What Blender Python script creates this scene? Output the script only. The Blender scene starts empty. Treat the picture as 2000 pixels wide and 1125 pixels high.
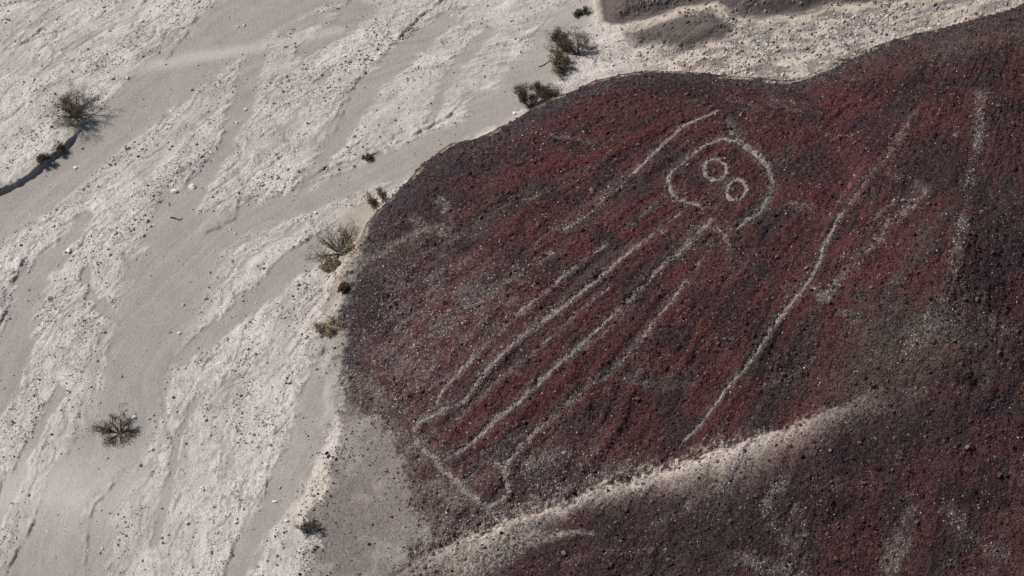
import bpy, math, random
import numpy as np
from mathutils import Vector

SEED = 11
rng = np.random.default_rng(SEED)
random.seed(SEED)
scene = bpy.context.scene
COL = scene.collection

# ------------------------------------------------------------------ camera
PITCH = math.radians(50.0)          # looking down from a small plane
DIST = 250.0
WIDTH = 70.0                        # metres across the picture at the aim point
AIM = np.array([0.0, 0.0, 0.0])
FWD = np.array([0.0, math.cos(PITCH), -math.sin(PITCH)])
UP = np.array([0.0, math.sin(PITCH), math.cos(PITCH)])
CAM = AIM - FWD * DIST
cd = bpy.data.cameras.new("camera")
cd.sensor_fit = 'HORIZONTAL'
cd.sensor_width = 36.0
cd.lens = 36.0 * DIST / WIDTH
cd.clip_start = 1.0
cd.clip_end = 3000.0
cam = bpy.data.objects.new("camera", cd)
cam.location = CAM
cam.rotation_euler = (math.pi / 2 - PITCH, 0, 0)
COL.objects.link(cam)
scene.camera = cam

# ------------------------------------------------------------------ sky, sun, exposure
SUN_EL = math.radians(48.0)
SUN_AZ = math.radians(-68.0)        # measured from +Y (north) towards +X
w = bpy.data.worlds.new("World")
scene.world = w
w.use_nodes = True
nt = w.node_tree
bg = nt.nodes["Background"]
sky = nt.nodes.new("ShaderNodeTexSky")
sky.sky_type = 'NISHITA'
sky.sun_disc = False
sky.sun_elevation = SUN_EL
sky.sun_rotation = SUN_AZ
sky.dust_density = 2.0
nt.links.new(sky.outputs[0], bg.inputs[0])
bg.inputs[1].default_value = 0.075
sd = bpy.data.lights.new("sun", 'SUN')
sd.energy = 4.7
sd.angle = math.radians(0.5)
sd.color = (1.0, 0.945, 0.87)
sun = bpy.data.objects.new("sun", sd)
to_sun = Vector((math.sin(SUN_AZ) * math.cos(SUN_EL), math.cos(SUN_AZ) * math.cos(SUN_EL), math.sin(SUN_EL)))
sun.rotation_euler = (-to_sun).to_track_quat('-Z', 'Y').to_euler()
sun.location = (-60, 40, 80)
COL.objects.link(sun)
scene.view_settings.view_transform = 'Standard'
scene.view_settings.look = 'None'
scene.view_settings.gamma = 1.0
scene.view_settings.exposure = 0.0
scene.render.engine = 'CYCLES'

# ------------------------------------------------------------------ helpers: survey points, noise
def ray(u, v):
    """direction of sight through a point of the 2000 x 1125 survey picture"""
    k = WIDTH / DIST / 2000.0
    u = np.asarray(u, float); v = np.asarray(v, float)
    d = FWD[None, :] + ((u - 1000.0) * k)[:, None] * np.array([1.0, 0, 0])[None, :] \
        + ((562.5 - v) * k)[:, None] * UP[None, :]
    return d

def at_height(u, v, z):
    d = ray(u, v)
    t = (np.asarray(z, float) - CAM[2]) / d[:, 2]
    return CAM[None, :] + d * t[:, None]

def on_sheet(pts, sheet):
    """ground positions of survey points on a height function"""
    p = np.asarray(pts, float)
    z = np.zeros(len(p))
    for _ in range(40):
        q = at_height(p[:, 0], p[:, 1], z)
        z = 0.4 * z + 0.6 * sheet(q[:, 0], q[:, 1])
    q = at_height(p[:, 0], p[:, 1], z)
    return q

class TPS:
    def __init__(self, pts, scale=1.0, reg=0.02, lo=-2, hi=30):
        p = np.asarray(pts, float)
        z = p[:, 2] * scale
        q = at_height(p[:, 0], p[:, 1], z)
        self.c = q[:, :2]
        n = len(q)
        A = np.zeros((n + 3, n + 3))
        A[:n, :n] = self.phi(self.c[:, None, :] - self.c[None, :, :]) + np.eye(n) * reg * 100
        A[:n, n] = 1; A[:n, n + 1:] = self.c
        A[n, :n] = 1; A[n + 1:, :n] = self.c.T
        b = np.concatenate([z, np.zeros(3)])
        self.w = np.linalg.solve(A, b)
        self.lo, self.hi = lo, hi

    @staticmethod
    def phi(d):
        r2 = (d ** 2).sum(-1) + 1e-9
        return 0.5 * r2 * np.log(r2)

    def __call__(self, x, y):
        x = np.asarray(x, float); y = np.asarray(y, float)
        n = len(self.c)
        out = self.w[n] + self.w[n + 1] * x + self.w[n + 2] * y
        for i in range(n):
            r2 = (x - self.c[i, 0]) ** 2 + (y - self.c[i, 1]) ** 2 + 1e-9
            out = out + self.w[i] * 0.5 * r2 * np.log(r2)
        return np.clip(out, self.lo, self.hi)

_T = rng.random((512, 512)).astype(np.float32)
def vnoise(x, y, seed=0):
    x = np.asarray(x, np.float32) + np.float32(37.17 * seed + 1000.0)
    y = np.asarray(y, np.float32) + np.float32(91.73 * seed + 1000.0)
    xi = np.floor(x).astype(np.int32); yi = np.floor(y).astype(np.int32)
    fx = x - xi; fy = y - yi
    fx = fx * fx * (3 - 2 * fx); fy = fy * fy * (3 - 2 * fy)
    x0 = xi & 511; x1 = (xi + 1) & 511; y0 = yi & 511; y1 = (yi + 1) & 511
    a = _T[x0, y0]; b = _T[x1, y0]; c = _T[x0, y1]; d = _T[x1, y1]
    return (a + (b - a) * fx) * (1 - fy) + (c + (d - c) * fx) * fy

def fbm(x, y, seed=0, octv=4, gain=0.5):
    s = 0; amp = 1.0; tot = 0
    ca, sa = math.cos(0.6), math.sin(0.6)
    for o in range(octv):
        s = s + amp * vnoise(x, y, seed + o * 7)
        tot += amp; amp *= gain
        x, y = (x * ca - y * sa) * 2.03, (x * sa + y * ca) * 2.03
    return s / tot

def sstep(a, b, x):
    t = np.clip((x - a) / (b - a), 0, 1)
    return t * t * (3 - 2 * t)

# ------------------------------------------------------------------ large landform: two sheets
HS = 1.45
plain = TPS([(0, 0, 0), (500, 0, 0), (0, 600, 0), (0, 1125, 0), (600, 1125, 0), (640, 700, 0), (400, 500, 0),
             (700, 450, 0), (1000, 150, 0), (1090, 0, 0), (850, 270, 0), (1160, 125, 0.5), (1350, 105, 1.9), (1550, 140, 2.9),
             (1750, 60, 4.2), (1990, 0, 6.2), (1990, -120, 7.4), (1420, 0, 2.9), (1250, 30, 1.5), (1300, -120, 2.5),
             (600, -300, 0), (-400, 400, 0), (-400, 1300, 0), (500, 1500, 0)], lo=-0.6, hi=9)
hill = TPS([(640, 900, .25), (615, 1030, .12), (650, 760, .35), (655, 620, .7), (690, 500, 1.2), (770, 385, 1.9),
            (900, 280, 2.6), (1050, 215, 3.2), (1170, 160, 3.9), (1350, 143, 4.4), (1550, 160, 4.8), (1650, 120, 5.6),
            (1800, 70, 6.9), (1990, 20, 8.4), (800, 800, 1.2), (870, 890, 1.4), (930, 980, 1.25), (1000, 700, 3.0),
            (1150, 600, 4.4), (1300, 450, 5.7), (1400, 330, 6.2), (1430, 220, 5.6), (1000, 450, 3.9), (1150, 330, 4.7),
            (1600, 560, 7.0), (1600, 300, 6.5), (1750, 450, 8.2), (1895, 200, 8.4), (1875, 480, 9.4), (1990, 300, 7.9),
            (1990, 580, 7.9), (850, 1085, .35), (1050, 1010, 1.1), (1330, 893, 2.6), (1550, 815, 4.2), (1750, 745, 6.2),
            (1850, 640, 8.2), (1110, 1065, 1.75), (1400, 925, 3.7), (1600, 862, 5.1), (1300, 1110, 1.7), (1600, 1050, 3.1),
            (1900, 1100, 3.6), (1900, 850, 6.2), (1990, 750, 6.9), (700, 1110, .12), (790, 1000, .4), (720, 900, .3),
            (1200, 800, 3.0), (1450, 700, 5.0), (600, 1400, .1), (1300, 1500, 1.5), (2300, 1300, 4.5), (2300, 500, 7.5)],
           scale=HS, lo=0.02, hi=17)

# ------------------------------------------------------------------ the grid (fine where the picture looks, wide beyond)
def axis(lo, hi, step, far):
    a = np.arange(lo, hi + step * 0.5, step)
    out = []; s = step; p = hi
    while p < far:
        s *= 1.28; p += s; out.append(p)
    left = []; s = step; p = lo
    while p > -far:
        s *= 1.28; p -= s; left.append(p)
    return np.concatenate([left[::-1], a, out])

GX = axis(-40, 40, 0.085, 420)
GY = axis(-33, 36, 0.098, 420)
NX, NY = len(GX), len(GY)
X, Y = np.meshgrid(GX, GY, indexing='ij')
XF = X.astype(np.float32); YF = Y.astype(np.float32)

def seg_window(p0, p1, pad):
    i0 = max(np.searchsorted(GX, min(p0[0], p1[0]) - pad) - 1, 0); i1 = min(np.searchsorted(GX, max(p0[0], p1[0]) + pad) + 1, NX)
    j0 = max(np.searchsorted(GY, min(p0[1], p1[1]) - pad) - 1, 0); j1 = min(np.searchsorted(GY, max(p0[1], p1[1]) + pad) + 1, NY)
    return slice(i0, i1), slice(j0, j1)

# warped coordinates give every mapped edge a natural wobble
WX = XF + 0.55 * (fbm(XF * 0.55, YF * 0.55, 3, 4) - 0.5) + 0.16 * (fbm(XF * 3, YF * 3, 5, 3) - 0.5)
WY = YF + 0.55 * (fbm(XF * 0.55, YF * 0.55, 13, 4) - 0.5) + 0.16 * (fbm(XF * 3, YF * 3, 15, 3) - 0.5)

def line_field(pts, sheet, half, warp=1.0, closed=False, softness=1.0, edge_noise=None):
    """0..1 field falling off from a surveyed polyline; half = half width in metres (one value or one per point)"""
    q = on_sheet(pts, sheet)[:, :2]
    if np.isscalar(half): half = [half] * len(q)
    f = np.zeros((NX, NY), np.float32)
    n = len(q)
    for k in range(n if closed else n - 1):
        a = q[k]; b = q[(k + 1) % n]; ha = half[k]; hb = half[(k + 1) % n]
        sx, sy = seg_window(a, b, 2.6 * max(ha, hb) + 0.8)
        px = XF[sx, sy] + warp * (WX[sx, sy] - XF[sx, sy]); py = YF[sx, sy] + warp * (WY[sx, sy] - YF[sx, sy])
        d = b - a; L2 = d @ d + 1e-9
        t = np.clip(((px - a[0]) * d[0] + (py - a[1]) * d[1]) / L2, 0, 1)
        dist = np.hypot(px - (a[0] + t * d[0]), py - (a[1] + t * d[1]))
        h = ha + (hb - ha) * t
        rel = dist / h
        if edge_noise is not None: rel = rel + edge_noise[sx, sy] * np.minimum(.55 / h, 1.0)
        val = 1 - sstep(1 - 0.65 * softness, 1 + 0.65 * softness, rel)
        np.maximum(f[sx, sy], val, out=f[sx, sy])
    return f

def poly_signed(q, px, py):
    """signed distance to a closed plan polygon, + inside"""
    n = len(q); best = np.full(px.shape, 1e9, np.float32); ins = np.zeros(px.shape, bool)
    for k in range(n):
        a = q[k]; b = q[(k + 1) % n]; d = b - a; L2 = d @ d + 1e-9
        t = np.clip(((px - a[0]) * d[0] + (py - a[1]) * d[1]) / L2, 0, 1)
        np.minimum(best, np.hypot(px - (a[0] + t * d[0]), py - (a[1] + t * d[1])), out=best)
        c = (a[1] > py) != (b[1] > py)
        if abs(d[1]) > 1e-9:
            ins ^= c & (px < d[0] * (py - a[1]) / d[1] + a[0])
    return np.where(ins, best, -best)

ZP = plain(X, Y).astype(np.float32)
ZH = hill(X, Y).astype(np.float32)

edge_px = [(560, 1500), (608, 1125), (612, 1060), (608, 1000), (630, 955), (650, 900), (668, 860), (672, 800), (668, 740),
           (664, 690), (660, 640), (664, 590), (676, 555), (690, 515), (708, 480), (728, 432), (752, 404), (780, 378), (800, 356), (830, 325),
           (862, 298), (890, 283), (925, 274), (970, 257), (1010, 240), (1045, 215), (1080, 197), (1130, 178), (1165, 160), (1220, 148),
           (1290, 141), (1360, 146), (1430, 152), (1500, 158), (1550, 160), (1600, 143), (1650, 120), (1720, 93), (1790, 70),
           (1870, 55), (1940, 35), (2000, 15), (2150, -40)]
edge = on_sheet(edge_px, hill)[:, :2]
edge = np.vstack([edge, [[400, 200], [400, -420], [-60, -420]]])
lowfoot = sstep(-9, -13, XF)                                            # the left foot, where rubble thins out into sand
HD = poly_signed(edge, WX + lowfoot * 3.2 * (fbm(XF * .6, YF * .6, 19, 5, .6) - .5), WY)      # + on the hill
rise = np.clip(ZH - ZP, 0, None)
backw = np.clip(0.72 * rise, 0.3 + 1.3 * lowfoot, 8.0)
HM = sstep(0, 1, np.clip((HD + backw) / backw, 0, 1))                 # hill blend, foot of the back slope at -backw
on_hill = HD > 0

# ------------------------------------------------------------------ river bed: flow coordinates, channels, banks
FC = at_height([1623], [1165], [0])[0]
RR = np.hypot(XF - FC[0], (YF - FC[1]) * 1.0)
TH = np.arctan2(YF - FC[1], XF - FC[0])
TH = np.where(TH < -1.2, TH + 2 * math.pi, TH)
FS = (TH * 45.0).astype(np.float32)                                   # along the flow
FR = RR.astype(np.float32) + 1.1 * (fbm(XF * 0.12, YF * 0.12, 23, 3) - 0.5) * 3   # across the flow
P = 0.035                                                              # metres per survey pixel
channels = [
    ([(620, -40), (500, 30), (400, 95), (320, 165), (240, 235), (150, 320), (60, 385), (-60, 450)], [75, 70, 62, 55, 52, 50, 48, 50]),
    ([(1165, -30), (1110, 50), (1050, 130), (985, 210), (890, 262), (790, 308), (690, 356), (590, 395), (480, 432), (390, 470), (330, 540),
      (305, 620), (285, 690), (260, 760), (225, 840), (190, 920), (130, 1010), (90, 1160)],
     [30, 36, 38, 32, 22, 22, 24, 28, 34, 55, 72, 70, 62, 55, 52, 55, 66, 75]),
    ([(500, 95), (478, 190), (440, 285), (385, 370), (345, 440)], [14, 18, 18, 20, 28]),
    ([(870, 40), (770, 125), (700, 195), (650, 290), (585, 375)], [16, 24, 22, 14, 16]),
    ([(715, 420), (620, 480), (520, 570), (430, 640), (350, 700)], [22, 22, 24, 20, 18]),
    ([(170, 420), (60, 560), (30, 660), (0, 760), (-50, 850)], [12, 26, 28, 30, 30]),
    ([(668, 560), (645, 660), (632, 760), (605, 860), (560, 950), (500, 1040), (455, 1150)], [14, 26, 32, 30, 24, 22, 20]),
    ([(165, 530), (180, 580), (235, 630)], [8, 10, 10]),
    ([(340, 380), (330, 430), (330, 500)], [18, 30, 50]),
    ([(700, 20), (660, 60), (600, 100)], [26, 22, 12]),
    ([(960, 60), (900, 120), (860, 190), (840, 240)], [8, 12, 9, 6]),
    ([(250, 500), (268, 530), (270, 560)], [6, 9, 10]),
    ([(120, 760), (70, 860), (20, 960), (-40, 1060)], [8, 12, 14, 18]),
    ([(380, 780), (350, 850), (330, 960), (300, 1060)], [5, 7, 7, 6]),
    ([(960, 200), (905, 262), (850, 300), (760, 345)], [26, 20, 18, 18]),
]
st1 = fbm(FR * 0.5, FS * 0.12, 31, 4)
st2 = fbm(FR * 1.5, FS * 0.34, 41, 4)
st3 = fbm(FR * 4.2, FS * 1.2, 47, 3)
CH = np.zeros((NX, NY), np.float32)
ENZ = (1.7 * (st2 - .5) + 1.2 * (st3 - .5)).astype(np.float32)
for pts, wd in channels:
    CH = np.maximum(CH, line_field(pts, plain, [a * P * 1.22 for a in wd], softness=0.6, edge_noise=ENZ))
# braids too slight to survey: streaky noise along the flow
minor = sstep(0.47, 0.62, st1 * 0.75 + st2 * 0.25)
CHT = np.clip(CH + 0.5 * minor * (1 - CH), 0, 1)
rn = fbm(FR * .75, FS * .26, 121, 4)
rill = (1 - sstep(.006, .030, np.abs(rn - .5))) * .75 + (1 - sstep(.004, .022, np.abs(fbm(FR * 1.5, FS * .42, 127, 3) - .47))) * .5
CHT = np.clip(CHT + .8 * np.clip(rill, 0, 1) * (1 - CHT), 0, 1)
bar = 1 - CHT
rough = fbm(XF * 1.6, YF * 1.6, 53, 4)
river_z = 0.09 * sstep(0, 1, bar) + 0.07 * bar * (st2 - 0.5) + 0.05 * bar * (st3 - 0.5) + 0.06 * (st1 - 0.5) \
    + 0.08 * (rough - 0.5) * (0.15 + bar) + 0.05 * (fbm(XF * 6, YF * 6, 54, 2) - .5) * bar + 0.012 * (fbm(FR * 7, FS * .5, 57, 2) - .5)

def scarp(pts, h, L=2.2, flip=False, sheet=plain):
    """a small cut bank: ground stands h higher on the upper-left of the surveyed line"""
    global river_z
    q = on_sheet(pts, sheet)[:, :2]
    best = np.full((NX, NY), 1e9, np.float32); val = np.zeros((NX, NY), np.float32)
    n = len(q)
    for k in range(n - 1):
        a, b = q[k], q[k + 1]
        sx, sy = seg_window(a, b, 2.6 * L)
        px, py = WX[sx, sy], WY[sx, sy]
        d = b - a; ln = math.hypot(*d); L2 = ln * ln
        t = np.clip(((px - a[0]) * d[0] + (py - a[1]) * d[1]) / L2, 0, 1)
        ex = px - (a[0] + t * d[0]); ey = py - (a[1] + t * d[1])
        dist = np.hypot(ex, ey)
        side = (d[0] * ey - d[1] * ex)                 # + on the left of travel
        side = np.sign(side) * (1 if flip else -1)
        g = (k + t) / (n - 1)
        tap = np.clip(np.minimum(g, 1 - g) * 5, 0, 1) * ((.55 + .9 * rough[sx, sy]) if h > .4 else (.25 + 1.1 * sstep(.38, .62, rough[sx, sy])))
        sd_ = dist * side
        v = h * tap * sstep(-0.05, 0.12, sd_) * np.exp(-np.clip(sd_, 0, None) / (L * 0.45))
        bb = best[sx, sy]; m = dist < bb
        val[sx, sy] = np.where(m, v, val[sx, sy]); best[sx, sy] = np.where(m, dist, bb)
    river_z = river_z + val
    return val

scarps = [([(168, 240), (135, 285), (100, 316), (60, 346), (0, 377), (-40, 400)], .75, 3.0), ([(880, -15), (863, 3), (820, 35), (792, 67), (771, 88), (735, 130)], .28, 2),
          ([(922, 170), (900, 205), (877, 228), (827, 256), (781, 276), (746, 296), (712, 313)], .34, 2), ([(290, -8), (284, 4), (265, 25), (243, 50)], .2, 1.5),
          ([(395, 30), (387, 39), (362, 72), (340, 98), (318, 124)], .2, 1), ([(640, 322), (633, 330), (606, 352), (580, 373)], .26, 1.5),
          ([(468, 375), (469, 386), (462, 423), (412, 452), (380, 472)], .2, 1.4), ([(55, 500), (46, 512), (28, 548), (21, 583), (0, 636), (-10, 660)], .3, 1.8),
          ([(85, 975), (76, 998), (57, 1041), (28, 1095), (10, 1130)], .28, 1.8), ([(545, 780), (544, 800), (540, 853), (522, 924), (518, 980)], .22, 1.2),
          ([(250, 905), (240, 925), (185, 990), (174, 1027), (171, 1080), (166, 1140)], .2, 1.3), ([(215, 635), (206, 647), (190, 678)], .2, 1),
          ([(1085, 5), (1073, 35), (1052, 62), (1000, 92)], .16, 1), ([(165, 780), (160, 800), (148, 850), (130, 912)], .14, 1),
          ([(92, 45), (70, 70), (40, 90), (0, 105)], .25, 1.5), ([(715, 140), (690, 175), (665, 235), (650, 265)], .16, 1.2),
          ([(480, 660), (420, 690), (380, 740)], .14, 1.2), ([(660, 640), (625, 690), (600, 760)], .1, 1),
          ([(200, 110), (180, 130), (165, 150)], .2, 1), ([(456, 985), (452, 1040), (450, 1100)], .15, 1),
          ([(690, 330), (640, 350), (590, 365)], .12, 1), ([(990, 120), (965, 150), (925, 185)], .16, 1)]
bank = np.zeros((NX, NY), np.float32)
for pts, h, L in scarps:
    bank = np.maximum(bank, scarp(pts, h * (.60 if h > .6 else .52), L))
fade = np.exp(-np.clip(np.hypot(X, Y) - 60, 0, None) / 60).astype(np.float32)
ZPD = ZP + river_z * fade

# terrace and far slope beside the ravine
ter_line = [(1162, 30), (1166, 50), (1190, 60), (1218, 62), (1262, 50), (1330, 26), (1395, 16), (1416, 32), (1420, 44), (1455, 46), (1500, 48),
            (1560, 42), (1620, 22), (1720, 14), (1850, 0)]
ter_q = on_sheet(ter_line, plain)[:, :2]
TD = poly_signed(np.vstack([ter_q, [[400, 200], [400, 420], [6, 420]]]), WX, WY)
ZPD = ZPD + sstep(-0.3, 0.5, TD) * (0.1 + 0.30 * np.clip(TD, 0, 60)) * (fade + .05) + 0.12 * np.exp(-(TD / .25) ** 2) - .35 * np.exp(-((TD - .9) / .5) ** 2)
tong = [(1218, 70), (1262, 58), (1330, 34), (1393, 24), (1406, 40), (1440, 58), (1400, 82), (1360, 97), (1335, 104), (1290, 92), (1240, 90)]
TG = poly_signed(on_sheet(tong, plain)[:, :2], WX, WY)
ZPD = ZPD + 0.55 * sstep(-0.25, 0.9, TG)

# ------------------------------------------------------------------ hill relief: rills down the slope, geoglyph furrows, gully
ax = on_sheet([(1430, 220), (900, 960)], hill)[:, :2]
ad = (ax[1] - ax[0]) / np.linalg.norm(ax[1] - ax[0])
apex = at_height([2040], [-160], [11.0])[0]
HA = np.hypot(XF - apex[0], YF - apex[1])
HX = (np.arctan2(YF - apex[1], XF - apex[0]) % (2 * math.pi)) * 34.0 + 1.2 * (fbm(XF * .15, YF * .15, 61, 3) - .5) + .5 * (fbm(XF * .6, YF * .6, 62, 2) - .5)
HX = HX.astype(np.float32); HA = HA.astype(np.float32)
r1 = fbm(HX * 0.5, HA * 0.05, 63, 3)
r2 = fbm(HX * 1.5, HA * 0.10, 67, 3)
r3 = fbm(HX * 3.4, HA * .9, 71, 3)
hf = fbm(XF * 4.5, YF * 4.5, 73, 3)
apron_q = on_sheet([(640, 790), (700, 800), (755, 830), (785, 870), (795, 930), (812, 990), (845, 1045), (800, 1085), (760, 1180), (560, 1180), (600, 1020), (630, 950), (655, 880)], hill)[:, :2]
AP = poly_signed(apron_q, WX, WY)
g1 = fbm(XF * 0.9, YF * 0.9, 81, 4)
apm = sstep(-.45, .45, AP + 1.3 * (g1 - .5) + 1.5 * (fbm(XF * 6, YF * 6, 83, 3) - .5))
ripple = np.clip((HD - .3) / 3, 0, 1) * (1 - .93 * apm)
linear = sstep(22, 8, XF + .25 * YF) * .85 + .15           # the rills are clear on the left and middle of the slope only
hill_z = ripple * (1.3 * (1 - linear) * (fbm(XF * .26, YF * .26, 77, 2) - .5) + linear * (0.36 * (r1 - .5) + 0.50 * (r2 - .5)) + 0.20 * (r3 - .5) + .55 * (1 - linear) * (fbm(XF * .7, YF * .7, 75, 4) - .5)) + 0.20 * (hf - .5) * np.clip(HD * 2, 0, 1) * (1 - .7 * apm)

GUL = line_field([(800, 1095), (850, 1068), (920, 1040), (1010, 1012), (1100, 980), (1200, 942), (1300, 905), (1400, 880), (1500, 850), (1600, 808), (1690, 768), (1760, 735)],
                 hill, [v * P for v in (12, 17, 17, 15, 12, 10, 14, 19, 20, 18, 16, 16)], softness=1.0)
GULM = line_field([(1290, 915), (1350, 905), (1420, 888), (1500, 860)], hill, [.3, .7, .7, .4], softness=1.4)
GULB = line_field([(900, 1120), (970, 1080), (1030, 1052), (1090, 1046), (1160, 1040)], hill, [.9, .9, .6, .35, .12], softness=1.4)
GULR = line_field([(830, 1065), (900, 1036), (1010, 1002), (1100, 970), (1200, 932), (1300, 896), (1400, 868)], hill, [.25] * 7, softness=1.2)

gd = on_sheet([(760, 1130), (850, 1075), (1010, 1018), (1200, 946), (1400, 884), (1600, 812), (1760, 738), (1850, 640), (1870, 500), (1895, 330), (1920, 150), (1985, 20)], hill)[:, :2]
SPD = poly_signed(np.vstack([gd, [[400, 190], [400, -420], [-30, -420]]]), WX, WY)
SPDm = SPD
gu = 1000 + (XF / P)                                                     # rough survey column
gwid = np.interp(gu, [700, 850, 1000, 1150, 1280, 1380, 1480, 1600, 1750], [1.9, 1.4, .9, .7, 1.0, 1.9, 1.7, 1.2, .9]).astype(np.float32)
gstr = np.interp(gu, [650, 800, 1000, 1300, 1430, 1540, 1620, 1690], [.3, .8, 1.0, 1.0, 1.0, .6, .3, .0]).astype(np.float32)
SPN = SPD + 1.0 * (fbm(XF * 6, YF * 6, 83, 3) - .5) + 1.0 * (g1 - .5)
GPAL = gstr * sstep(-.45, .25, SPN) * np.exp(-(np.clip(SPN, 0, None) / gwid) ** 1.6)
GUP = gstr * (gu < 1420) * sstep(-1.5, -.1, SPD) * (SPD < 0.05)           # speckled gravel above the edge
hill_z = hill_z + .07 * gstr * sstep(-.15, .15, SPD) * np.exp(-np.clip(SPD, 0, None) / 1.2) - .14 * gstr * np.exp(-((SPD + .2) / .16) ** 2)

# faint natural pale streaks and scuffed places on the slope
streaks = [
    ([(1160, 405), (1060, 470), (1000, 540), (930, 600), (880, 640)], 10, .4), ([(1075, 495), (1010, 540), (965, 568), (925, 602)], 7, .75), ([(1130, 520), (1080, 560), (1020, 610), (980, 640), (940, 665)], 6, .5), ([(1230, 600), (1180, 650), (1120, 700)], 7, .45), ([(1000, 450), (930, 490), (870, 540), (830, 575)], 6, .4), ([(1280, 400), (1220, 450), (1180, 480)], 5, .35), ([(690, 730), (740, 770), (790, 790)], 14, .55), ([(850, 940), (900, 990), (960, 1010)], 14, .5),
    ([(700, 515), (760, 482), (830, 448), (862, 446), (880, 462)], 11, .85), ([(1035, 255), (1100, 265), (1165, 282)], 6, .4),
    ([(858, 392), (874, 412)], 12, 1.0), ([(805, 425), (825, 435)], 8, .7), ([(1140, 340), (1050, 385), (985, 400)], 7, .35), ([(1240, 335), (1215, 362), (1150, 405)], 8, .3),
    ([(1790, 215), (1750, 275), (1720, 318), (1680, 370), (1640, 420)], 7, .4), ([(1690, 320), (1650, 375), (1615, 430)], 5, .35), ([(1745, 390), (1690, 450), (1640, 510), (1600, 555)], 6, .45), ([(1385, 405), (1360, 420), (1330, 455)], 13, .5), ([(1340, 470), (1290, 510), (1250, 548)], 7, .45), ([(1300, 450), (1250, 480), (1200, 515)], 6, .45), ([(1800, 375), (1760, 420), (1710, 470), (1660, 522), (1606, 575)], 10, .85),
    ([(1920, 175), (1910, 260), (1898, 320), (1885, 400), (1870, 470), (1858, 560)], 10, .75), ([(1545, 408), (1580, 415), (1612, 425)], 13, .6),
    ([(1745, 340), (1780, 350), (1805, 368)], 11, .55), ([(1432, 190), (1470, 212)], 13, .5), ([(1520, 200), (1555, 210)], 16, .45),
    ([(1580, 250), (1630, 264), (1690, 245)], 5, .3), ([(1300, 690), (1240, 740), (1180, 760)], 8, .35), ([(1180, 735), (1260, 745), (1340, 720)], 5, .3),
    ([(1590, 560), (1612, 578)], 11, .9), ([(1640, 600), (1670, 622)], 6, .6), ([(1930, 610), (1968, 640)], 14, .5), ([(1980, 920), (2030, 915)], 18, .5),
    ([(1755, 885), (1745, 910)], 7, .6), ([(1530, 940), (1500, 990), (1545, 1060), (1570, 1120)], 12, .7), ([(1780, 980), (1760, 1050), (1740, 1100)], 18, .75),
    ([(1550, 1000), (1560, 1080)], 16, .6), ([(1440, 1085), (1500, 1110), (1560, 1118)], 14, .6), ([(1850, 1000), (1900, 1060), (1960, 1090)], 14, .5), ([(1640, 950), (1700, 960)], 10, .4), ([(1040, 900), (1110, 880), (1150, 905)], 18, .7), ([(880, 1040), (960, 1010), (1100, 955), (1250, 895)], 16, .6), ([(1420, 950), (1360, 970), (1345, 990)], 8, .5),
    ([(1210, 1060), (1280, 1020), (1360, 1000)], 6, .4), ([(1100, 1100), (1200, 1078), (1300, 1070)], 7, .35), ([(770, 560), (830, 540), (880, 520)], 10, .3),
    ([(1000, 590), (940, 640), (880, 700)], 9, .35), ([(1270, 300), (1210, 350), (1180, 370)], 6, .3), ([(1860, 590), (1830, 640), (1780, 660)], 26, .35),
    ([(1310, 560), (1330, 600), (1330, 650)], 8, .25), ([(1480, 760), (1540, 740), (1590, 700)], 6, .3), ([(1700, 800), (1790, 770)], 14, .3)]
maroon = [([(1080, 600), (1010, 660), (950, 730), (870, 792)], 9), ([(1000, 740), (930, 800), (885, 850)], 11), ([(1330, 520), (1250, 632), (1190, 705), (1150, 745)], 8),
          ([(1200, 742), (1100, 802), (1020, 862)], 12), ([(1160, 690), (1080, 762), (990, 832), (925, 885)], 9), ([(1440, 780), (1370, 852)], 12), ([(1290, 250), (1180, 300), (1060, 330)], 20),
          ([(1700, 320), (1640, 400), (1590, 480)], 8), ([(1730, 370), (1670, 460), (1620, 540)], 7)]
greys = [([(1300, 570), (1240, 650), (1190, 722), (1120, 778)], 11), ([(1240, 470), (1180, 500), (1100, 572), (1040, 622)], 8), ([(960, 732), (920, 782), (870, 832)], 8),
         ([(1130, 780), (1060, 832), (1000, 882)], 11), ([(1508, 372), (1490, 405), (1450, 440)], 13), ([(1318, 308), (1330, 330)], 14), ([(1200, 735), (1290, 752), (1350, 740)], 9),
         ([(1790, 640), (1850, 620), (1870, 640)], 22), ([(1430, 230), (1440, 262)], 12)]
for pts, wd in maroon: hill_z = hill_z + .10 * line_field(pts, hill, wd * P, softness=1.3)
for pts, wd in greys: hill_z = hill_z - .12 * line_field(pts, hill, wd * P, softness=1.3)
SK = np.zeros((NX, NY), np.float32)
for pts, wd, s in streaks:
    SK = np.maximum(SK, s * line_field(pts, hill, wd * P, warp=.6, softness=1.4))

SK = SK * (.25 + 1.15 * sstep(.36, .60, .6 * g1 + .4 * fbm(XF * 2.4, YF * 2.4, 99, 3)))

# the figure
def ell(cx, cy, rx, ry, tilt, n=16):
    t = np.linspace(0, 2 * math.pi, n, endpoint=False); c, s = math.cos(tilt), math.sin(tilt)
    return [(cx + rx * math.cos(a) * c - ry * math.sin(a) * s, cy + rx * math.cos(a) * s + ry * math.sin(a) * c) for a in t]

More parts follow.
